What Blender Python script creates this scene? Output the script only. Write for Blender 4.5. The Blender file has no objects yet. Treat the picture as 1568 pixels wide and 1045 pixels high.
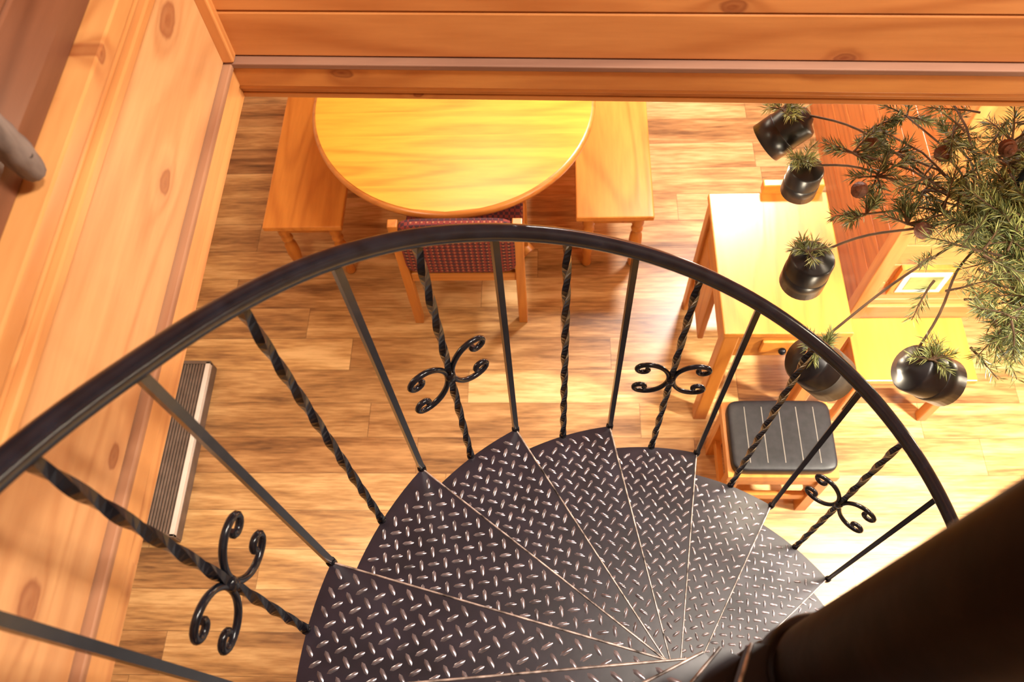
import bpy, math, random
from mathutils import Vector, Matrix
random.seed(7)
scene = bpy.context.scene
H = 3.4

# ------------------------------------------------------------------ materials
def new_mat(name):
    m = bpy.data.materials.new(name); m.use_nodes = True
    nt = m.node_tree
    b = nt.nodes['Principled BSDF']
    return m, nt, b
def N(nt, typ, **kw):
    n = nt.nodes.new(typ)
    for k, v in kw.items():
        setattr(n, k, v)
    return n
def L(nt, a, b): nt.links.new(a, b)
def math_n(nt, op, a, b=None, c=None):
    n = N(nt, 'ShaderNodeMath', operation=op)
    for i, v in enumerate((a, b, c)):
        if v is None: continue
        if isinstance(v, (int, float)): n.inputs[i].default_value = v
        else: L(nt, v, n.inputs[i])
    return n.outputs[0]
def mixc(nt, fac, a, b, mode='MIX'):
    n = N(nt, 'ShaderNodeMix', data_type='RGBA', blend_type=mode)
    for i, v in ((0, fac), (6, a), (7, b)):
        if isinstance(v, (int, float)): n.inputs[i].default_value = v
        elif isinstance(v, tuple): n.inputs[i].default_value = (*v, 1)
        else: L(nt, v, n.inputs[i])
    return n.outputs[2]
def ramp(nt, fac, stops, interp='LINEAR'):
    n = N(nt, 'ShaderNodeValToRGB'); cr = n.color_ramp; cr.interpolation = interp
    while len(cr.elements) < len(stops): cr.elements.new(0.5)
    for e, (p, c) in zip(cr.elements, stops):
        e.position = p; e.color = (*c, 1) if len(c) == 3 else c
    L(nt, fac, n.inputs[0]); return n.outputs[0]

def wood(name, light, dark, axis='X', rough=0.36, knots=0.0, ring=14, kscale=4.0, coat=0.12, sc=1.0, other='Z', kr=0.85, gc=0.34):
    m, nt, b = new_mat(name)
    tc = N(nt, 'ShaderNodeTexCoord'); geo = N(nt, 'ShaderNodeNewGeometry')
    off = N(nt, 'ShaderNodeVectorMath', operation='SCALE'); off.inputs[0].default_value = (7.3, 5.1, 9.7)
    L(nt, geo.outputs['Random Per Island'], off.inputs['Scale'])
    add = N(nt, 'ShaderNodeVectorMath', operation='ADD')
    L(nt, tc.outputs['Object'], add.inputs[0]); L(nt, off.outputs[0], add.inputs[1])
    mp = N(nt, 'ShaderNodeMapping')
    s = [1.0 * sc] * 3; s['XYZ'.index(axis)] = 0.11 * sc
    mp.inputs['Scale'].default_value = s
    L(nt, add.outputs[0], mp.inputs[0])
    low = N(nt, 'ShaderNodeTexNoise'); low.inputs['Scale'].default_value = 3.0; low.inputs['Detail'].default_value = 2
    L(nt, mp.outputs[0], low.inputs['Vector'])
    ph = math_n(nt, 'MULTIPLY', low.outputs[0], ring * 6.0)
    if knots > 0:
        sx = N(nt, 'ShaderNodeSeparateXYZ'); L(nt, add.outputs[0], sx.inputs[0])
        cv = N(nt, 'ShaderNodeCombineXYZ')
        L(nt, math_n(nt, 'MULTIPLY', sx.outputs['XYZ'.index(axis)], 0.62), cv.inputs[0])
        L(nt, sx.outputs['XYZ'.index(other)], cv.inputs[1])
        wob = N(nt, 'ShaderNodeTexNoise'); wob.inputs['Scale'].default_value = 40; wob.inputs['Detail'].default_value = 2
        L(nt, cv.outputs[0], wob.inputs['Vector'])
        wv = N(nt, 'ShaderNodeVectorMath', operation='SCALE'); wv.inputs['Scale'].default_value = 0.012
        L(nt, wob.outputs['Color'], wv.inputs[0])
        cw = N(nt, 'ShaderNodeVectorMath', operation='ADD'); L(nt, cv.outputs[0], cw.inputs[0]); L(nt, wv.outputs[0], cw.inputs[1])
        vor = N(nt, 'ShaderNodeTexVoronoi', voronoi_dimensions='2D'); vor.inputs['Scale'].default_value = kscale
        L(nt, cw.outputs[0], vor.inputs['Vector'])
        sep = N(nt, 'ShaderNodeSeparateColor'); L(nt, vor.outputs['Color'], sep.inputs[0])
        gate = math_n(nt, 'LESS_THAN', sep.outputs[0], knots)
        kd = math_n(nt, 'DIVIDE', vor.outputs['Distance'], math_n(nt, 'MULTIPLY_ADD', sep.outputs[1], 0.7 * kr, 0.5 * kr))
        bulge = math_n(nt, 'MULTIPLY', gate, math_n(nt, 'POWER', 2.718, math_n(nt, 'MULTIPLY', kd, -7.0)))
        ph = math_n(nt, 'ADD', ph, math_n(nt, 'MULTIPLY', bulge, 11.0))
    rg = math_n(nt, 'MULTIPLY_ADD', math_n(nt, 'SINE', ph), 0.5, 0.5)
    rg = math_n(nt, 'POWER', rg, 3.0)
    fine = N(nt, 'ShaderNodeTexNoise'); fine.inputs['Scale'].default_value = 60; fine.inputs['Detail'].default_value = 4
    L(nt, mp.outputs[0], fine.inputs['Vector'])
    f = math_n(nt, 'ADD', math_n(nt, 'MULTIPLY', rg, gc), math_n(nt, 'MULTIPLY', fine.outputs[0], 0.6))
    col = ramp(nt, f, [(0.15, light), (0.9, dark)])
    tint = ramp(nt, geo.outputs['Random Per Island'], [(0.0, (0.86, 0.83, 0.80)), (1.0, (1.06, 1.04, 1.02))])
    col = mixc(nt, 1.0, col, tint, 'MULTIPLY')
    if knots > 0:
        kn = ramp(nt, kd, [(0.0, (1, 1, 1)), (0.05, (0.75, 0.75, 0.75)), (0.085, (0.95, 0.95, 0.95)), (0.11, (0.3, 0.3, 0.3)), (0.24, (0, 0, 0))])
        kf = math_n(nt, 'MULTIPLY', math_n(nt, 'MULTIPLY', kn, gate), 0.8)
        kcol = tuple(c * q for c, q in zip(dark, (0.45, 0.26, 0.25)))
        col = mixc(nt, kf, col, kcol)
    L(nt, col, b.inputs['Base Color'])
    b.inputs['Roughness'].default_value = rough
    b.inputs['Coat Weight'].default_value = coat; b.inputs['Coat Roughness'].default_value = 0.25
    bp = N(nt, 'ShaderNodeBump'); bp.inputs['Strength'].default_value = 0.12; bp.inputs['Distance'].default_value = 0.004
    L(nt, f, bp.inputs['Height']); L(nt, bp.outputs[0], b.inputs['Normal'])
    return m

PL, PD = (0.76, 0.355, 0.12), (0.50, 0.175, 0.045)
pineX = wood('pine_board_x', PL, PD, 'X', knots=0.9, kscale=4.4)
pineY = wood('pine_board_y', (0.74, 0.42, 0.19), (0.50, 0.215, 0.08), 'Y', knots=0.9, kscale=4.6, gc=.26)
pineZ = wood('pine_board_z', PL, PD, 'Z')
trimX = wood('pine_trim_x', (0.72, 0.34, 0.10), (0.45, 0.16, 0.04), 'X', knots=0.3, kscale=6)
trimY = wood('pine_trim_y', (0.68, 0.34, 0.12), (0.45, 0.17, 0.05), 'Y', knots=0.3, kscale=6)
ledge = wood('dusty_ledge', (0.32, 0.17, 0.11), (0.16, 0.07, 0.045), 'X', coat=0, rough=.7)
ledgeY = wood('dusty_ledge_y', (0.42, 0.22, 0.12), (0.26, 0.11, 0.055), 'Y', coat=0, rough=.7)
redY = wood('red_stained_board', (0.20, 0.082, 0.045), (0.11, 0.04, 0.022), 'Y')
redwallY = wood('amber_wall_board', (0.66, 0.22, 0.055), (0.4, 0.11, 0.025), 'Y', knots=.3)
oakX = wood('oak_table_top', (0.84, 0.43, 0.045), (0.54, 0.22, 0.018), 'X', rough=0.42, ring=11, coat=.1)
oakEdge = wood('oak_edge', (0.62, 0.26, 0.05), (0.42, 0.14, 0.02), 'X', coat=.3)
benchY = wood('bench_oak_y', (0.70, 0.29, 0.05), (0.48, 0.16, 0.022), 'Y')
benchZ = wood('bench_oak_z', (0.62, 0.25, 0.045), (0.4, 0.13, 0.02), 'Z')
deskY = wood('desk_pine', (0.72, 0.31, 0.05), (0.50, 0.17, 0.025), 'Y', knots=0.3, other='X', kscale=5)
weather = wood('weathered_branch', (0.22, 0.175, 0.155), (0.07, 0.05, 0.045), 'Z', coat=0, rough=.9, sc=3)

def simple(name, col, rough=0.5, metal=0.0, noise=0.0, nscale=20, bump=0.0, coat=0.0, emit=None, estr=0, spec=0.5):
    m, nt, b = new_mat(name)
    tc = N(nt, 'ShaderNodeTexCoord')
    n = N(nt, 'ShaderNodeTexNoise'); n.inputs['Scale'].default_value = nscale; n.inputs['Detail'].default_value = 5
    L(nt, tc.outputs['Object'], n.inputs['Vector'])
    lo = tuple(max(0, c * (1 - noise)) for c in col); hi = tuple(min(1, c * (1 + noise)) for c in col)
    L(nt, ramp(nt, n.outputs[0], [(0.3, lo), (0.7, hi)]), b.inputs['Base Color'])
    b.inputs['Roughness'].default_value = rough; b.inputs['Metallic'].default_value = metal
    b.inputs['Coat Weight'].default_value = coat; b.inputs['Specular IOR Level'].default_value = spec
    if bump:
        bp = N(nt, 'ShaderNodeBump'); bp.inputs['Strength'].default_value = bump; bp.inputs['Distance'].default_value = 0.003
        L(nt, n.outputs[0], bp.inputs['Height']); L(nt, bp.outputs[0], b.inputs['Normal'])
    if emit:
        b.inputs['Emission Color'].default_value = (*emit, 1); b.inputs['Emission Strength'].default_value = estr
    return m
plate = simple('painted_tread_plate', (0.015, 0.011, 0.019), 0.33, 0.0, 0.35, 14, 0.15, spec=.38)
lozm = simple('highlight_lozenge', (0.22, 0.20, 0.225), 0.26, 0.65, 0.5, 40)  # paler metal than the plate: lozenge highlights put into the colour
worn = simple('worn_steel_edge', (0.42, 0.37, 0.35), 0.38, 0.7, 0.9, 45)
iron = simple('black_iron', (0.006, 0.007, 0.011), 0.2, 0.0, 0.4, 30, 0.08, spec=.33)
polem = simple('dark_pole_paint', (0.007, 0.0035, 0.0025), 0.4, 0.0, 0.5, 25, 0.3, spec=.15)
blackshade = simple('black_shade', (0.008, 0.008, 0.010), 0.33, 0.0, 0.3)
greyshade = simple('grey_shade_band', (0.11, 0.105, 0.09), 0.5, 0.1, 0.3)
bulb = simple('warm_bulb', (1, 0.9, 0.7), 0.4, emit=(1, 0.85, 0.65), estr=12)
white = simple('white_enamel', (0.72, 0.68, 0.62), 0.4, 0, 0.05)
brownmetal = simple('brown_grille', (0.16, 0.12, 0.095), 0.5, 0.2, 0.2)
darkgap = simple('dark_gap', (0.03, 0.02, 0.015), 0.8)
leather = simple('black_leather', (0.014, 0.013, 0.016), 0.45, 0, 0.3, 40, 0.2, spec=.3)
seam = simple('grey_piping', (0.22, 0.2, 0.18), 0.5)
twig = simple('pine_twig', (0.10, 0.06, 0.03), 0.8, 0, 0.4)
cone = simple('pine_cone_brown', (0.14, 0.055, 0.03), 0.6, 0, 0.5, 60)
needA = simple('pine_needle_green', (0.075, 0.105, 0.035), 0.5, 0, 0.4, 12)
needB = simple('pine_needle_lit', (0.34, 0.39, 0.14), 0.5, 0, 0.4, 12)  # yellower needle copy: lamplight on the sprigs painted into the colour
plaster = simple('cream_wall', (0.62, 0.50, 0.38), 0.8, 0, 0.05)

def fabric():
    m, nt, b = new_mat('red_check_upholstery')
    tc = N(nt, 'ShaderNodeTexCoord')
    mp = N(nt, 'ShaderNodeMapping'); mp.inputs['Rotation'].default_value = (0, 0.785, 0)
    L(nt, tc.outputs['Object'], mp.inputs[0])
    ch = N(nt, 'ShaderNodeTexChecker'); ch.inputs['Scale'].default_value = 60
    ch.inputs['Color1'].default_value = (0.22, 0.035, 0.03, 1); ch.inputs['Color2'].default_value = (0.06, 0.02, 0.03, 1)
    L(nt, mp.outputs[0], ch.inputs[0])
    v = N(nt, 'ShaderNodeTexVoronoi'); v.inputs['Scale'].default_value = 45; v.inputs['Randomness'].default_value = 0
    L(nt, tc.outputs['Object'], v.inputs['Vector'])
    dots = ramp(nt, v.outputs['Distance'], [(0.14, (1, 1, 1)), (0.22, (0, 0, 0))])
    L(nt, mixc(nt, dots, ch.outputs[0], (0.42, 0.18, 0.09)), b.inputs['Base Color'])
    b.inputs['Roughness'].default_value = 0.9
    return m
fab = fabric()

def floor_mat():
    m, nt, b = new_mat('wood_plank_floor')
    tc = N(nt, 'ShaderNodeTexCoord'); sp = N(nt, 'ShaderNodeSeparateXYZ'); L(nt, tc.outputs['Object'], sp.inputs[0])
    W = 0.165
    yr = math_n(nt, 'DIVIDE', sp.outputs[1], W)
    row = math_n(nt, 'FLOOR', yr); fy = math_n(nt, 'FRACT', yr)
    w1 = N(nt, 'ShaderNodeTexWhiteNoise', noise_dimensions='1D'); L(nt, row, w1.inputs['W'])
    xo = math_n(nt, 'DIVIDE', math_n(nt, 'ADD', sp.outputs[0], math_n(nt, 'MULTIPLY', w1.outputs['Value'], 3.1)), 1.2)
    colr = math_n(nt, 'FLOOR', xo); fx = math_n(nt, 'FRACT', xo)
    cv = N(nt, 'ShaderNodeCombineXYZ'); L(nt, row, cv.inputs[0]); L(nt, colr, cv.inputs[1])
    w2 = N(nt, 'ShaderNodeTexWhiteNoise', noise_dimensions='2D'); L(nt, cv.outputs[0], w2.inputs['Vector'])
    r = w2.outputs['Value']
    ofs = math_n(nt, 'MULTIPLY', r, 31.0)
    gv = N(nt, 'ShaderNodeCombineXYZ')
    L(nt, math_n(nt, 'MULTIPLY', sp.outputs[0], 0.11), gv.inputs[0]); L(nt, sp.outputs[1], gv.inputs[1]); L(nt, ofs, gv.inputs[2])
    n1 = N(nt, 'ShaderNodeTexNoise'); n1.inputs['Scale'].default_value = 12; n1.inputs['Detail'].default_value = 7; n1.inputs['Distortion'].default_value = 0.7
    L(nt, gv.outputs[0], n1.inputs['Vector'])
    n2 = N(nt, 'ShaderNodeTexNoise'); n2.inputs['Scale'].default_value = 90; n2.inputs['Detail'].default_value = 4
    L(nt, gv.outputs[0], n2.inputs['Vector'])
    g = math_n(nt, 'ADD', math_n(nt, 'MULTIPLY', n1.outputs[0], 0.70), math_n(nt, 'MULTIPLY', n2.outputs[0], 0.36))
    lightc = ramp(nt, g, [(0.38, (0.29, 0.145, 0.055)), (0.52, (0.56, 0.33, 0.125)), (0.66, (0.78, 0.54, 0.25))])
    darkc = ramp(nt, g, [(0.38, (0.10, 0.045, 0.018)), (0.52, (0.29, 0.14, 0.05)), (0.68, (0.52, 0.29, 0.115))])
    c = mixc(nt, r, darkc, lightc)
    gap = math_n(nt, 'MAXIMUM', math_n(nt, 'LESS_THAN', fy, 0.016), math_n(nt, 'LESS_THAN', fx, 0.0022))
    c = mixc(nt, math_n(nt, 'MULTIPLY', gap, 0.6), c, (0.07, 0.03, 0.015))
    L(nt, c, b.inputs['Base Color'])
    b.inputs['Roughness'].default_value = 0.34
    bp = N(nt, 'ShaderNodeBump'); bp.inputs['Strength'].default_value = 0.1; bp.inputs['Distance'].default_value = 0.003
    L(nt, g, bp.inputs['Height']); L(nt, bp.outputs[0], b.inputs['Normal'])
    return m
floorm = floor_mat()

# ------------------------------------------------------------------ mesh builder
class MB:
    def __init__(s): s.v = []; s.f = []; s.mi = []; s.sm = []; s.mats = []
    def add(s, vs, fs, mat, smooth=False):
        if mat not in s.mats: s.mats.append(mat)
        k = s.mats.index(mat); o = len(s.v)
        s.v += [tuple(p) for p in vs]
        for f in fs:
            s.f.append([i + o for i in f]); s.mi.append(k)
            s.sm.append(smooth)
    def box(s, c, d, mat, rot=None):
        x, y, z = [q / 2 for q in d]
        vs = [Vector(p) for p in ((-x,-y,-z),(x,-y,-z),(x,y,-z),(-x,y,-z),(-x,-y,z),(x,-y,z),(x,y,z),(-x,y,z))]
        if rot is not None: vs = [rot @ p for p in vs]
        c = Vector(c)
        s.add([p + c for p in vs], [(0,3,2,1),(4,5,6,7),(0,1,5,4),(1,2,6,5),(2,3,7,6),(3,0,4,7)], mat)
    def box2(s, a, b, mat):
        s.box([(p + q) / 2 for p, q in zip(a, b)], [abs(q - p) for p, q in zip(a, b)], mat)
    def lathe(s, prof, o, mat, n=24, M=None, smooth=True):
        o = Vector(o); vs = []
        for r, z in prof:
            for i in range(n):
                a = 2 * math.pi * i / n
                p = Vector((r * math.cos(a), r * math.sin(a), z))
                if M is not None: p = M @ p
                vs.append(p + o)
        fs = []
        for j in range(len(prof) - 1):
            for i in range(n):
                i2 = (i + 1) % n
                fs.append((j*n+i, j*n+i2, (j+1)*n+i2, (j+1)*n+i))
        s.add(vs, fs, mat, smooth)
    def caps_lathe(s, prof, o, mat, n=24, M=None, smooth=True):
        s.lathe([(0.0005, prof[0][1])] + prof + [(0.0005, prof[-1][1])], o, mat, n, M, smooth)
    def tube(s, pts, r, mat, n=10, closed=False, smooth=True, up=None, twist=0.0):
        pts = [Vector(p) for p in pts]; m = len(pts)
        rs = r if isinstance(r, (list, tuple)) else [r] * m
        t0 = (pts[1] - pts[0]).normalized()
        u = Vector(up) if up else (Vector((0, 0, 1)) if abs(t0.z) < 0.9 else Vector((1, 0, 0)))
        u = (u - t0 * u.dot(t0)).normalized()
        vs = []
        for i, p in enumerate(pts):
            a = pts[max(0, i - 1)]; b = pts[min(m - 1, i + 1)]
            t = (b - a).normalized()
            u = (u - t * u.dot(t)).normalized(); w = t.cross(u)
            tw = twist * i / (m - 1)
            for k in range(n):
                an = 2 * math.pi * k / n + tw + math.pi / n
                vs.append(p + (u * math.cos(an) + w * math.sin(an)) * rs[i])
        fs = []
        for i in range(m - 1):
            for k in range(n):
                k2 = (k + 1) % n
                fs.append((i*n+k, i*n+k2, (i+1)*n+k2, (i+1)*n+k))
        s.add(vs, fs, mat, smooth)
        s.add(vs[:n], [tuple(range(n))[::-1]], mat); s.add(vs[-n:], [tuple(range(n))], mat)
    def prism(s, poly, z0, z1, mat, matside=None):
        n = len(poly)
        vs = [(x, y, z0) for x, y in poly] + [(x, y, z1) for x, y in poly]
        s.add(vs, [tuple(range(n))[::-1], tuple(range(n, 2*n))] + [(i, (i+1) % n, (i+1) % n + n, i+n) for i in range(n)], mat)
    def finish(s, name, parent=None, bevel=0.0):
        me = bpy.data.meshes.new(name); me.from_pydata(s.v, [], s.f)
        for m in s.mats: me.materials.append(m)
        me.polygons.foreach_set('material_index', s.mi); me.polygons.foreach_set('use_smooth', s.sm)
        me.validate(); me.update()
        ob = bpy.data.objects.new(name, me); scene.collection.objects.link(ob)
        if parent: ob.parent = parent
        if bevel:
            md = ob.modifiers.new('bevel', 'BEVEL'); md.width = bevel; md.segments = 2
            md.limit_method = 'ANGLE'; md.angle_limit = math.radians(50)
        return ob
def empty(name):
    e = bpy.data.objects.new(name, None); scene.collection.objects.link(e); return e

# ------------------------------------------------------------------ camera
f_px = 1271.0
Zc = -Vector((66, -673, -f_px)).normalized()
Yc = Vector((55, 2402, -f_px)).normalized()
Yc = (Yc - Zc * Yc.dot(Zc)).normalized()
Xc = Yc.cross(Zc)
R = Matrix(((Xc.x, Xc.y, Xc.z), (Yc.x, Yc.y, Yc.z), (Zc.x, Zc.y, Zc.z)))
cam = bpy.data.cameras.new('camera'); camo = bpy.data.objects.new('camera', cam); scene.collection.objects.link(camo)
camo.matrix_world = Matrix.Translation((0, 0, H)) @ R.to_4x4()
cam.lens = f_px / 1568 * 36; cam.sensor_width = 36; cam.clip_start = 0.02
cam.dof.use_dof = True; cam.dof.focus_distance = 1.9; cam.dof.aperture_fstop = 5.6
scene.camera = camo

# ------------------------------------------------------------------ room shell
X0, X1, Y0, Y1 = -1.80, 3.3, -1.7, 4.3
CE, LF = H - 1.15, H - 0.80
OX0, OX1, OY0 = -0.62, 1.95, -1.2
def fy(x): return 1.165 - 0.041 * (x + 0.59)
m = MB(); m.box2((X0, Y0, -0.1), (X1, Y1, 0), floorm); m.finish('floor')
m = MB(); m.box2((X0 - .1, Y0 - .1, -0.1), (X0, Y1 + .1, 5.2), plaster); m.finish('wall_left')
m = MB(); m.box2((X1, Y0 - .1, -0.1), (X1 + .1, Y1 + .1, 5.2), plaster); m.finish('wall_right')
m = MB(); m.box2((X0, Y1, -0.1), (X1, Y1 + .1, 5.2), pineX); m.finish('wall_front')
m = MB(); m.box2((X0, Y0 - .1, -0.1), (X1, Y0, 5.2), plaster); m.finish('wall_back')
m = MB(); m.box2((X0, Y0, 5.1), (X1, Y1, 5.2), plaster); m.finish('ceiling')
m = MB()
m.prism([(X0, Y0), (OX0, Y0), (OX0, Y1), (X0, Y1)], CE + .01, LF, pineY)
m.prism([(OX0, fy(OX0)), (X1, fy(X1)), (X1, Y1), (OX0, Y1)], CE + .01, LF, pineX)
m.prism([(OX1, Y0), (X1, Y0), (X1, fy(X1)), (OX1, fy(OX1))], CE + .01, LF, pineY)
m.prism([(OX0, Y0), (OX1, Y0), (OX1, OY0), (OX0, OY0)], CE + .01, LF, pineX)
m.finish('floor_loft')
rz = Matrix.Rotation(-math.atan(0.041), 3, 'Z')
def fbox(b, z0, z1, proud, mat, x0=-0.60, x1=1.95, th=0.02):
    xm = (x0 + x1) / 2
    b.box((xm, fy(xm) - proud - th / 2 + 0.0, (z0 + z1) / 2), (x1 - x0, th, z1 - z0), mat, rz)
m = MB()
hz = lambda h: H - h
fbox(m, hz(1.058), hz(0.962), 0.0, pineX)
fbox(m, hz(0.959), hz(0.862), 0.0, pineX)
fbox(m, hz(0.859), hz(0.76), 0.0, pineX)
m.finish('wall_fascia_front', bevel=0.003)
m = MB()
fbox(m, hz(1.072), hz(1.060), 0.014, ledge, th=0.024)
fbox(m, hz(1.118), hz(1.073), 0.014, trimX, th=0.020)
fbox(m, hz(1.130), hz(1.120), 0.014, trimX, th=0.016)
fbox(m, hz(1.142), hz(1.132), 0.012, trimX, th=0.013)
fbox(m, hz(1.155), hz(1.144), 0.010, trimX, th=0.016)
m.finish('trim_front', bevel=0.002)
m = MB()
yA, yB = -1.2, fy(-.6) - .01
m.box2((-0.61, yA, hz(1.06)), (-0.59, yB, hz(0.805)), pineY)
m.finish('wall_fascia_left', bevel=0.003)
m = MB()
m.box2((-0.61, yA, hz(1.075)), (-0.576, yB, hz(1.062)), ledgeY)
m.box2((-0.61, yA, hz(1.118)), (-0.580, yB, hz(1.076)), trimY)
m.box2((-0.61, yA, hz(1.155)), (-0.585, yB, hz(1.120)), trimY)
m.box2((-0.61, yA, hz(0.803)), (-0.570, yB, hz(0.785)), trimY)
m.box2((-0.63, yA, hz(0.783)), (-0.580, yB, hz(0.755)), trimY)
m.box2((-0.63, yA, hz(0.753)), (-0.565, yB, hz(0.722)), trimY)
m.box2((-0.592, yB - 0.03, hz(1.058)), (-0.570, yB - .002, hz(0.805)), pineZ)
m.finish('trim_left', bevel=0.003)
m = MB()
for i in range(8):
    z0 = hz(0.722) + i * 0.115
    m.box2((-0.70, yA, z0), (-0.60 - .0, yB + .1, z0 + 0.113), redY)
m.finish('wall_loft_knee', bevel=0.004)
m = MB()
pts = []; rs = []
for i in range(40):
    t = i / 39
    pts.append((-0.574 + 0.006 * math.sin(t * 5), 0.585 - 0.10 * t + 0.005 * math.sin(t * 11), 2.698 + 0.45 * t))
    rs.append(0.0125 + 0.0065 * min(1, t * 9) + 0.0012 * math.sin(i * 0.9) + 0.0008 * math.sin(i * 2.3))
m.tube(pts, rs, weather, 10, smooth=True)
m.caps_lathe([(0.0035, -0.02), (0.0035, 0.0045)], Vector((-0.559, 0.577, 2.735)), darkgap, 10, Matrix.Rotation(math.radians(60), 3, 'Y'))
m.finish('weathered_branch_rail')

m = MB()
for i in range(16):
    z0 = 0.0 + i * 0.14
    z1 = min(z0 + 0.137, CE)
    m.box2((1.37, 1.95, z0), (1.41, Y1, z1), redwallY)
    m.box2((1.40, 1.93, z0), (X1, 1.955, z1), pineX)
m.box2((1.385, 1.96, 0), (X1, Y1, CE), darkgap)
m.finish('wall_partition', bevel=0.004)
m = MB()
m.box2((1.350, 1.910, 0), (1.410, 1.970, CE), pineZ)
m.finish('trim_corner_post', bevel=0.004)
m = MB(); m.box2((1.405, 1.912, 0), (X1, 1.93, 0.10), pineX); m.finish('baseboard_partition', bevel=.003)

# ------------------------------------------------------------------ staircase
C = Vector((0.258, 0.132, 0)); PC = Vector((0.270, 0.100, 0))
RISE = 0.182; HB = 1.63; RL = 0.868
def theta(ix):
    if ix <= 0: return 161.0 - 10.25 * ix
    if ix <= 2: return 161.0 - 11.25 * ix
    return 138.5 - 10.2 * (ix - 2)
def rad(ix): return 0.757 - 0.019 * max(0.0, min(1.0, (3 - ix) / 3))
def pol(th, r, h):
    a = math.radians(th); return Vector((C.x + r * math.cos(a), C.y + r * math.sin(a), H - h))
stair = empty('spiral_staircase')
m = MB()
def tread(k):
    th = theta(2 * k); STEP = theta(2 * k - 2) - th; h = HB + RISE * k
    a = math.radians(th); fw = Vector((math.sin(a), -math.cos(a), 0)); rd = Vector((math.cos(a), math.sin(a), 0))
    inner = C + fw * 0.05 + rd * 0.03
    R0 = rad(2 * k) - .002; R1 = rad(2 * k - 2) - .002
    outer0 = pol(th, R0, 0)
    poly = [(inner.x, inner.y)]
    arc = [pol(th + (STEP + 1.5) * i / 10, R0 + (R1 - R0) * i / 10, 0) for i in range(11)]
    poly += [(p.x, p.y) for p in arc]
    ab = math.radians(th + STEP)
    bk = C + Vector((math.sin(ab), -math.cos(ab), 0)) * 0.02 + rd * 0.01
    poly += [(bk.x, bk.y)]
    z = H - h
    m.prism(poly, z - 0.032, z, plate)
    e0 = Vector((inner.x, inner.y, z)); e1 = Vector((outer0.x, outer0.y, z))
    d = (e1 - e0).normalized(); nrm = Vector((d.y, -d.x, 0))
    if nrm.dot(fw) < 0: nrm = -nrm
    m.tube([e0 + nrm * -0.001, e1 + nrm * -0.001], 0.0022, worn, 6)
    p = 0.0262
    perp = -nrm
    def inside(q):
        v = q - C; r = math.hypot(v.x, v.y)
        if r > min(R0, R1) - 0.014 or r < 0.06: return False
        t = math.degrees(math.atan2(v.y, v.x))
        dd = (t - th + 180) % 360 - 180
        if dd > STEP + 1 or dd < -60: return False
        if (q - e0).dot(d) < 0: return False
        return (q - e0).dot(perp) > 0.011
    u = (d + perp).normalized(); w = (d - perp).normalized()
    for i in range(-30, 42):
        for j in range(-30, 42):
            q = e0 + u * (i * p) + w * (j * p)
            q.z = z
            if not inside(q): continue
            ax = u if (i + j) % 2 == 0 else w
            ay = Vector((-ax.y, ax.x, 0))
            l, wd, hh = 0.0132, 0.0040, 0.0024
            vs = [q + ax * l, q + ax * l * .55 + ay * wd, q - ax * l * .55 + ay * wd, q - ax * l, q - ax * l * .55 - ay * wd, q + ax * l * .55 - ay * wd]
            top = [q + ax * l * .6 + Vector((0, 0, hh)), q + ay * wd * .45 + Vector((0, 0, hh)), q - ax * l * .6 + Vector((0, 0, hh)), q - ay * wd * .45 + Vector((0, 0, hh))]
            m.add(vs + top, [(0,1,7,6),(1,2,7),(2,3,8,7),(3,4,9,8),(4,5,9),(5,0,6,9),(6,7,8,9)], lozm, True)
for k in range(-4, 10): tread(k)
m.finish('treads', stair)
m = MB()
m.caps_lathe([(0.052, 0), (0.052, 4.3)], (PC.x, PC.y, 0), polem, 40)
for k in range(-4, 10):
    z = H - (HB + RISE * k)
    m.caps_lathe([(0.056, -0.06), (0.06, -0.055), (0.06, -0.004), (0.056, 0.004)], (PC.x, PC.y, z), polem, 40)
m.caps_lathe([(0.14, 0), (0.14, 0.012)], (PC.x, PC.y, 0), iron, 40)
m.finish('center_pole', stair)
def raili(ix): return (HB - RL) + RISE * ix / 2
m = MB()
ixs = [-8.8 + i * .2 for i in range(int((8.8 + 14.7) / .2) + 1)]
pts = [pol(theta(q), rad(q), raili(q)) for q in ixs]
for _ in range(3):
    pts = [pts[0]] + [(pts[i-1] + pts[i] * 2 + pts[i+1]) / 4 for i in range(1, len(pts) - 1)] + [pts[-1]]
m.tube(pts, 0.0155, iron, 16)
m.finish('handrail', stair)
nb = 0
def scroll(c, tan):
    s = MB()
    for sg in (1, -1):
        def P(a, z): return c + tan * (sg * a) + Vector((0, 0, z))
        half = []
        for i in range(26):
            t = i / 25
            if t < 0.55:
                an = math.pi - t / 0.55 * (math.pi * 0.62)
                x = 0.060 + 0.054 * math.cos(an); z = 0.074 * math.sin(an)
            else:
                q = (t - 0.55) / 0.45
                rr = 0.021 * (1 - 0.62 * q)
                an0 = math.pi * 0.38
                x0 = 0.060 + 0.054 * math.cos(an0); z0 = 0.074 * math.sin(an0)
                cxx, czz = x0 - 0.010, z0 - 0.019
                st = math.atan2(z0 - czz, x0 - cxx)
                a2 = st - q * 4.9
                x = cxx + rr * math.cos(a2); z = czz + rr * math.sin(a2)
            half.append((x, z))
        path = [P(x, -z) for x, z in half[::-1]] + [P(x, z) for x, z in half[1:]]
        s.tube(path, 0.0062, iron, 8)
    s.caps_lathe([(0.010, -0.014), (0.012, -0.008), (0.012, 0.008), (0.010, 0.014)], c, iron, 12)
    return s
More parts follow.
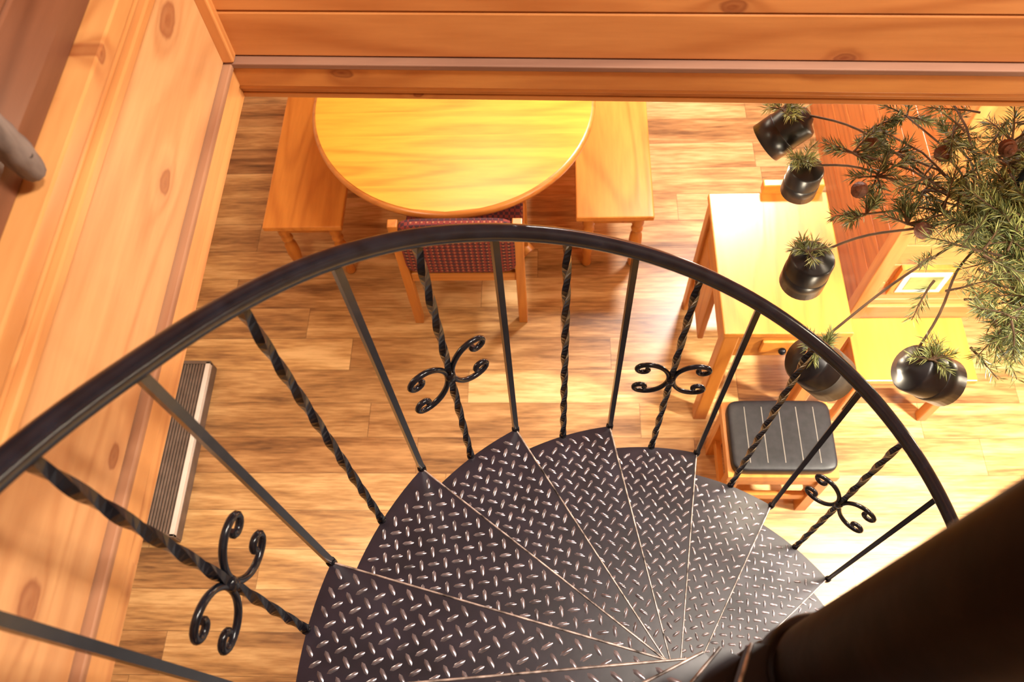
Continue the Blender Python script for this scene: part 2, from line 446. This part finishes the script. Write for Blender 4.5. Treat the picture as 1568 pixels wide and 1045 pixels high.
for j in range(-8, 14):
    th = theta(j)
    even = (j % 2 == 0)
    k = j // 2 if even else (j + 1) // 2
    hbm = HB + RISE * k
    top = pol(th, rad(j), raili(j)); bot = pol(th, rad(j), hbm + 0.012)
    s = MB()
    n = 60
    pts = [bot.lerp(top, i / n) for i in range(n + 1)]
    rdl = (top - C); rdl.z = 0; rdl.normalize()
    if even:
        s.tube([bot, top], 0.0088, iron, 4, smooth=False, up=rdl)
    else:
        s.tube(pts, 0.0092, iron, 4, smooth=False, up=rdl, twist=math.pi * 2 * 2.6)
    s.caps_lathe([(0.010, -0.006), (0.010, 0.014)], bot, iron, 12)
    s.finish('baluster_%d' % nb, stair)
    if (not even) and (j % 4 == 3):
        tan = Vector((-rdl.y, rdl.x, 0))
        mid = bot.lerp(top, 0.50 if j > 0 else 0.44)
        scroll(mid, tan).finish('scroll_%d' % nb, stair)
    nb += 1

# ------------------------------------------------------------------ dining table
tx, ty, tr = -0.427, 2.575, 0.61
m = MB()
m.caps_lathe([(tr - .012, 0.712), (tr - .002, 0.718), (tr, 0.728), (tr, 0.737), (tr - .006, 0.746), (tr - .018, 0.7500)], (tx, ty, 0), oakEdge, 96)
# glued-up oak staves clipped to the circle
rr = tr - 0.016
nst = 9
edges = [-rr + 2 * rr * i / nst for i in range(nst + 1)]
for i in range(nst):
    y0, y1 = edges[i], edges[i + 1]
    ys = [y0 + (y1 - y0) * q / 8 for q in range(9)]
    right = [(tx + math.sqrt(max(0, rr * rr - y * y)), ty + y) for y in ys]
    left = [(tx - math.sqrt(max(0, rr * rr - y * y)), ty + y) for y in ys[::-1]]
    poly = right + left
    out = []
    for p in poly:
        if not out or (abs(p[0] - out[-1][0]) + abs(p[1] - out[-1][1])) > 1e-5: out.append(p)
    if abs(out[0][0] - out[-1][0]) + abs(out[0][1] - out[-1][1]) < 1e-5: out.pop()
    m.add([(x, y, 0.7508) for x, y in out], [tuple(range(len(out)))], oakX)
m.caps_lathe([(0.42, 0.64), (0.42, 0.712)], (tx, ty, 0), oakEdge, 64)
m.caps_lathe([(0.09, 0.10), (0.11, 0.14), (0.06, 0.22), (0.085, 0.32), (0.10, 0.42), (0.06, 0.52), (0.075, 0.58), (0.16, 0.64)], (tx, ty, 0), benchZ, 32)
for a in range(4):
    an = math.radians(45 + 90 * a)
    d = Vector((math.cos(an), math.sin(an), 0))
    o = Vector((tx, ty, 0))
    m.tube([o + d * .05 + Vector((0, 0, .17)), o + d * .2 + Vector((0, 0, .15)), o + d * .36 + Vector((0, 0, .07)), o + d * .44 + Vector((0, 0, .035))], [.045, .042, .034, .034], benchZ, 12)
m.finish('round_dining_table')

def turned_leg(m, x, y, ztop, mat=benchZ):
    k = ztop / 0.42
    m.caps_lathe([(0.019, 0), (0.024, 0.02*k), (0.018, 0.05*k), (0.022, 0.1*k), (0.031, 0.18*k), (0.028, 0.24*k), (0.018, 0.27*k), (0.029, 0.29*k), (0.020, 0.31*k), (0.029, 0.335*k), (0.029, ztop)], (x, y, 0), mat, 20)
def bench(name, x0, x1, y0, y1):
    m = MB()
    m.box2((x0, y0, 0.42), (x1, y1, 0.45), benchY)
    m.box2((x0 + .03, y0 + .05, 0.35), (x0 + .05, y1 - .05, 0.42), benchY)
    m.box2((x1 - .05, y0 + .05, 0.35), (x1 - .03, y1 - .05, 0.42), benchY)
    m.box2((x0 + .04, y0 + .04, 0.35), (x1 - .04, y0 + .06, 0.42), benchZ)
    m.box2((x0 + .04, y1 - .06, 0.35), (x1 - .04, y1 - .04, 0.42), benchZ)
    for x in (x0 + .06, x1 - .06):
        for y in (y0 + .06, y1 - .06):
            turned_leg(m, x, y, 0.42)
    m.finish(name, bevel=0.006)
bench('dining_bench', -1.285, -0.93, 2.13, 3.25)
bench('dining_bench.001', 0.10, 0.44, 2.165, 3.25)

def pad(m, a, b, mat, e=0.28):
    c = [(p + q) / 2 for p, q in zip(a, b)]; hs = [(q - p) / 2 for p, q in zip(a, b)]
    n = 14; vs = []; fs = []
    def sp(v, e): return math.copysign(abs(v) ** e, v)
    for i in range(n + 1):
        ph = -math.pi / 2 + math.pi * i / n
        for j in range(2 * n):
            t = 2 * math.pi * j / (2 * n)
            vs.append((c[0] + hs[0] * sp(math.cos(ph), e) * sp(math.cos(t), e), c[1] + hs[1] * sp(math.cos(ph), e) * sp(math.sin(t), e), c[2] + hs[2] * sp(math.sin(ph), e)))
    for i in range(n):
        for j in range(2 * n):
            j2 = (j + 1) % (2 * n)
            fs.append((i*2*n+j, i*2*n+j2, (i+1)*2*n+j2, (i+1)*2*n+j))
    m.add(vs, fs, mat, True)
m = MB()
cx0, cx1, cyb = -0.65, -0.12, 1.915
for x in (cx0 + .02, cx1 - .02):
    m.box2((x - .02, cyb - .02, 0), (x + .02, cyb + .02, 0.77), benchZ)
    m.box2((x - .02, cyb + .36, 0), (x + .02, cyb + .40, 0.42), benchZ)
    m.box2((x - .012, cyb + .02, 0.34), (x + .012, cyb + .36, 0.42), benchY)
m.box2((cx0 + .04, cyb - .012, 0.36), (cx1 - .04, cyb + .012, 0.42), oakEdge)
m.box2((cx0 + .04, cyb + .37, 0.36), (cx1 - .04, cyb + .39, 0.42), oakEdge)
pad(m, (cx0 + .01, cyb + .0, 0.42), (cx1 - .01, cyb + .41, 0.50), fab)
pad(m, (cx0 + .03, cyb - .028, 0.44), (cx1 - .03, cyb + .022, 0.78), fab)
m.finish('dining_chair', bevel=0.004)

# ------------------------------------------------------------------ baseboard heater
m = MB()
hx0, hx1, hy0, hy1 = X0 + .005, -1.562, 0.855, 1.655
m.box2((hx0, hy0, 0.0), (hx1 - .012, hy1, 0.07), darkgap)
for i in range(16):
    x = hx0 + .006 + i * 0.0135
    m.box2((x, hy0 + .01, 0.07), (x + 0.0095, hy1 - .01, 0.078), brownmetal)
m.box2((hx1 - .020, hy0, 0.01), (hx1, hy1, 0.08), white)
m.box2((hx1 - .001, hy0, 0.0), (hx1 + .002, hy1, 0.055), brownmetal)
m.box2((hx0, hy0 - .006, 0.0), (hx1, hy0 + .01, 0.08), brownmetal)
m.box2((hx0, hy1 - .01, 0.0), (hx1, hy1 + .006, 0.08), brownmetal)
m.finish('baseboard_heater', bevel=0.0015)

# ------------------------------------------------------------------ desk
m = MB()
dx0, dx1, dy0, dy1, dz = 0.60, 1.05, 1.40, 2.02, 0.80
m.box2((dx0 - .0, dy0, dz - .03), (dx1, dy1, dz), deskY)
m.box2((dx0 + .02, dy0 + .02, dz - .20), (dx0 + .045, dy1 - .02, dz - .03), deskY)
m.box2((dx1 - .045, dy0 + .02, dz - .20), (dx1 - .02, dy1 - .02, dz - .03), deskY)
m.box2((dx0 + .03, dy0 + .015, dz - .20), (dx1 - .03, dy0 + .035, dz - .03), oakEdge)
m.box2((dx0 + .03, dy1 - .035, dz - .55), (dx1 - .03, dy1 - .015, dz - .03), oakEdge)
m.box2((dx0 + .02, dy0 + .3, dz - .6), (dx0 + .045, dy1 - .02, dz - .20), benchZ)
m.box2((dx0 + .15, dy0 + .002, dz - .15), (dx1 - .15, dy0 + .016, dz - .07), deskY)
m.caps_lathe([(.012, 0), (.016, .012), (.008, .024)], ((dx0 + dx1) / 2, dy0 - .002, dz - .11), iron, 14, Matrix.Rotation(math.radians(90), 3, 'X'))
for x in (dx0 + .035, dx1 - .035):
    for y in (dy0 + .035, dy1 - .035):
        m.box2((x - .028, y - .028, 0), (x + .028, y + .028, dz - .03), benchZ)
m.box2((dx0 + .2, dy1 - .01, dz), (dx1 - .02, dy1 + .025, dz + .05), deskY)
m.finish('wooden_desk', bevel=0.005)

# ------------------------------------------------------------------ stool with black cushion
m = MB()
sx0, sx1, sy0, sy1 = 0.65, 1.03, 1.005, 1.285
m.box2((sx0 - .012, sy0 - .01, .40), (sx1 + .01, sy1 + .01, .445), benchY)
for x in (sx0 + .02, sx1 - .02):
    for y in (sy0 + .02, sy1 - .02):
        m.box2((x - .022, y - .022, 0), (x + .022, y + .022, .40), benchZ)
for zz in (.12, .30):
    m.box2((sx0 + .02, sy0 + .01, zz), (sx1 - .02, sy0 + .03, zz + .05), benchY)
    m.box2((sx0 + .02, sy1 - .03, zz), (sx1 - .02, sy1 - .01, zz + .05), benchY)
    m.box2((sx0 + .01, sy0 + .02, zz), (sx0 + .03, sy1 - .02, zz + .05), benchY)
    m.box2((sx1 - .03, sy0 + .02, zz), (sx1 - .01, sy1 - .02, zz + .05), benchY)
pad(m, (sx0, sy0, .435), (sx1, sy1, .492), leather, .22)
for i in range(1, 6):
    x = sx0 + (sx1 - sx0) * i / 6
    m.tube([(x, sy0 + .03, .4915), (x, sy1 - .03, .4915)], .0017, seam, 6)
m.finish('black_cushioned_stool', bevel=0.004)

m = MB()
m.box2((1.17, 1.38, .42), (1.62, 1.66, .45), deskY)
for x in (1.21, 1.58):
    for y in (1.42, 1.62):
        m.box2((x - .02, y - .02, 0), (x + .02, y + .02, .42), benchZ)
m.box2((1.2, 1.40, .34), (1.59, 1.42, .42), deskY); m.box2((1.2, 1.62, .34), (1.59, 1.64, .42), deskY)
m.box2((1.2, 1.40, .12), (1.22, 1.64, .40), deskY)
m.finish('low_side_table', bevel=0.005)

m = MB()
m.box2((1.45, 1.905, .22), (1.69, 1.93, .42), deskY)
m.box2((1.475, 1.900, .245), (1.665, 1.907, .395), white)
m.box2((1.50, 1.898, .27), (1.64, 1.902, .37), needB)
m.finish('framed_picture', bevel=0.002)

# ------------------------------------------------------------------ chandelier with pine garland
ch = empty('pine_garland_chandelier')
hub = Vector((1.12, 1.30, 1.62))
lamps = [((0.676, 1.70, 1.50), (-10, 48), 1.1), ((0.72, 1.55, 1.46), (0, 0), .9), ((0.675, 1.215, 1.50), (0, 0), 1.05), ((0.665, 0.925, 1.50), (-5, -42), 1.15), ((0.925, 0.905, 1.50), (-5, -58), 1.1), ((1.36, 0.92, 1.50), (0, -20), 1.1), ((1.56, 1.27, 1.50), (0, 0), 1.1), ((1.38, 1.62, 1.50), (0, 0), 1.1)]
m = MB()
m.tube([hub + Vector((0, 0, -.1)), Vector((hub.x, hub.y, CE + .01))], 0.009, iron, 10)
m.caps_lathe([(0.055, -0.02), (0.06, 0.01)], (hub.x, hub.y, CE - .002), iron, 24)
m.caps_lathe([(0.02, -.12), (0.035, -.08), (0.03, 0), (0.015, .06)], hub, iron, 20)
for (p, (rx, ry), sc) in lamps:
    p = Vector(p)
    M = Matrix.Rotation(math.radians(ry), 3, 'Y') @ Matrix.Rotation(math.radians(rx), 3, 'X')
    top = p + M @ Vector((0, 0, 0.07 * sc))
    pts = []
    for i in range(15):
        t = i / 14
        q = hub.lerp(top, t); q.z += 0.03 * math.sin(t * math.pi) - 0.02 * math.sin(t * 2 * math.pi)
        q.x += .012 * math.sin(t * 9 + p.x * 7) * (1 - t); q.y += .012 * math.sin(t * 8 + p.y * 5) * (1 - t)
        pts.append(q)
    m.tube(pts, 0.0034, twig, 8)
m.finish('frame_arms', ch)
for i, (p, (rx, ry), sc) in enumerate(lamps):
    M = Matrix.Rotation(math.radians(ry), 3, 'Y') @ Matrix.Rotation(math.radians(rx), 3, 'X') @ Matrix.Scale(sc, 3)
    s = MB()
    s.lathe([(0.0005, .078), (0.02, .078), (0.03, .066), (0.050, .060), (0.055, .052), (0.055, 0.0)], p, blackshade, 32, M)
    s.lathe([(0.055, 0.0), (0.0565, -.002), (0.0565, -.055), (0.053, -.055), (0.051, .045), (0.0005, .05)], p, greyshade if i in (3,) else blackshade, 32, M)
    s.caps_lathe([(0.012, .045), (0.022, .01), (0.024, -.01), (0.014, -.028)], p, bulb, 16, M)
    s.finish('shade_%d' % i, ch)

def needle(m, o, d, l, w, mat):
    s = d.cross(Vector((random.uniform(-1, 1), random.uniform(-1, 1), random.uniform(-1, 1))))
    if s.length < 1e-4: return
    s.normalize()
    t = d.cross(s).normalized()
    mid = o + d * (l * .5)
    m.add([o, mid + s * w, o + d * l, mid - s * w * .5 + t * w, mid - s * w * .5 - t * w], [(0,1,3),(0,3,4),(0,4,1),(2,3,1),(2,4,3),(2,1,4)], mat)
def sprig(m, o, d, length, nd, nl, light=0.3, droop=0.2, w=0.001):  # light: share of needles given the lit colour
    o = Vector(o); d = Vector(d).normalized()
    pts = []; p = o.copy(); dd = d.copy()
    for i in range(8):
        pts.append(p.copy()); p = p + dd * (length / 7)
        dd = (dd + Vector((random.uniform(-.12, .12), random.uniform(-.12, .12), -droop / 7 + random.uniform(-.1, .1)))).normalized()
    m.tube(pts, [0.0035 - 0.0025 * i / 7 for i in range(8)], twig, 5)
    for i in range(nd):
        t = random.uniform(0.15, 1.0) * 6.999
        k = int(t); q = pts[k].lerp(pts[k + 1], t - k); ax = (pts[k + 1] - pts[k]).normalized()
        r = Vector((random.gauss(0, 1), random.gauss(0, 1), random.gauss(0, 1))); r = (r - ax * r.dot(ax)).normalized()
        nd_ = (ax * random.uniform(.35, 1.0) + r * random.uniform(.5, .9)).normalized()
        needle(m, q, nd_, nl * random.uniform(.7, 1.1), w, needB if random.random() < light else needA)
g = MB()
def rv(): return Vector((random.gauss(0, 1), random.gauss(0, 1), random.gauss(0, .5)))
for i in range(220):
    o = Vector((1.15, 1.19, 1.68)) + Vector((random.gauss(0, .09), random.gauss(0, .13), random.gauss(0, .04)))
    sprig(g, o, rv() + Vector((0, -.1, .1)), random.uniform(.08, .14), 64, .038, .5, w=.0012)
for i in range(70):
    o = Vector((1.32, 1.44, 1.68)) + Vector((random.gauss(0, .12), random.gauss(0, .12), random.gauss(0, .04)))
    sprig(g, o, rv(), random.uniform(.09, .16), 60, .040, .3, w=.0012)
for i in range(26):
    o = Vector((1.08, 1.01, 1.62)) + Vector((random.gauss(0, .05), random.gauss(0, .05), random.gauss(0, .03)))
    sprig(g, o, rv() + Vector((-.3, -.6, -.3)), random.uniform(.07, .11), 56, .034, .75, w=.0012)
spots = [(.80, 1.50), (.93, 1.52), (.82, 1.33), (.90, 1.27), (.98, 1.40), (.90, 1.64), (1.02, 1.28), (1.0, 1.68), (1.1, 1.6), (.85, 1.42), (1.08, 1.72)]
for (x, y) in spots:
    hubp = Vector((x, y, 1.60 + random.uniform(-.03, .05)))
    for k in range(7):
        a = random.uniform(0, 2 * math.pi)
        sprig(g, hubp, Vector((math.cos(a), math.sin(a), random.uniform(-.1, .4))), random.uniform(.05, .09), 52, .034, .2, w=.0013)
    g.tube([hubp, hubp.lerp(hub, .4) + Vector((0, 0, .03)), hubp.lerp(hub, .85)], .003, twig, 5)
for (p, _, _s) in lamps:
    for k in range(7):
        a = random.uniform(0, 2 * math.pi)
        o = Vector(p) + Vector((-0.02, 0, .085))
        sprig(g, o, Vector((math.cos(a), math.sin(a), random.uniform(.2, .9))), random.uniform(.03, .06), 40, .032, .8, w=.0012)
for (x, y, z) in [(.80, 1.38, 1.63), (.93, 1.24, 1.64), (1.12, 1.40, 1.76), (1.02, 1.47, 1.66), (.86, 1.54, 1.62), (1.2, 1.3, 1.79)]:
    M = Matrix.Rotation(random.uniform(.3, 1.2), 3, 'X') @ Matrix.Rotation(random.uniform(0, 3), 3, 'Z')
    prof = []
    for i in range(13):
        t = i / 12; r = 0.022 * math.sin(math.pi * (0.12 + .82 * t)) * (1.0 if i % 2 else .72)
        prof.append((max(r, .001), -.03 + .06 * t))
    g.caps_lathe(prof, (x, y, z), cone, 12, M, smooth=False)
g.finish('pine_garland', ch)

# ------------------------------------------------------------------ lights
def point(name, loc, w, col, r=0.05):
    l = bpy.data.lights.new(name, 'POINT'); l.energy = w; l.color = col; l.shadow_soft_size = r
    o = bpy.data.objects.new(name, l); o.location = loc; scene.collection.objects.link(o); return o
def area(name, loc, tgt, w, col, size):
    l = bpy.data.lights.new(name, 'AREA'); l.energy = w; l.color = col; l.shape = 'DISK'; l.size = size
    o = bpy.data.objects.new(name, l); o.location = loc
    o.rotation_euler = (Vector(tgt) - Vector(loc)).to_track_quat('-Z', 'Y').to_euler(); scene.collection.objects.link(o); return o
def spot(name, loc, tgt, w, col, ang, r=.08):
    l = bpy.data.lights.new(name, 'SPOT'); l.energy = w; l.color = col; l.spot_size = math.radians(ang); l.spot_blend = .8; l.shadow_soft_size = r
    o = bpy.data.objects.new(name, l); o.location = loc
    o.rotation_euler = (Vector(tgt) - Vector(loc)).to_track_quat('-Z', 'Y').to_euler(); scene.collection.objects.link(o); return o
W = (1.0, 0.84, 0.60)
for i, (p, (rx, ry), sc) in enumerate(lamps):
    M = Matrix.Rotation(math.radians(ry), 3, 'Y') @ Matrix.Rotation(math.radians(rx), 3, 'X')
    q = Vector(p) + M @ Vector((0, 0, -.085 * sc))
    point('chandelier_light_%d' % i, q, 7, W, .03)
area('dining_light', (-0.35, 3.0, 2.15), (-0.35, 2.5, 0), 20, (1, .88, .66), .7)
area('dining_light_right', (1.05, 3.1, 2.2), (0.95, 2.9, 0), 75, (1, .95, .88), .3)
spot('kitchen_light', (2.2, 0.75, 2.2), (1.85, 0.85, 0), 850, (1, .93, .76), 95)
area('loft_light', (1.0, 0.4, 4.95), (0.3, 0.8, 0), 95, (1, .89, .75), .4)
area('loft_light_right', (2.05, 0.95, 4.9), (0.3, 0.5, 1.5), 120, (1, .89, .75), .5)
point('garland_fill', (1.22, 0.98, 1.98), 8, W, .03)  # added unseen point light that brightens the garland, no fixture
area('hall_light', (-1.2, 1.1, 2.2), (-1.1, 1.2, 0), 12, W, .3)
w = bpy.data.worlds.new('world'); scene.world = w; w.use_nodes = True
w.node_tree.nodes['Background'].inputs[0].default_value = (1, .93, .85, 1)
w.node_tree.nodes['Background'].inputs[1].default_value = 0.3
scene.view_settings.view_transform = 'Standard'
scene.view_settings.look = 'None'
scene.view_settings.exposure = 0.0
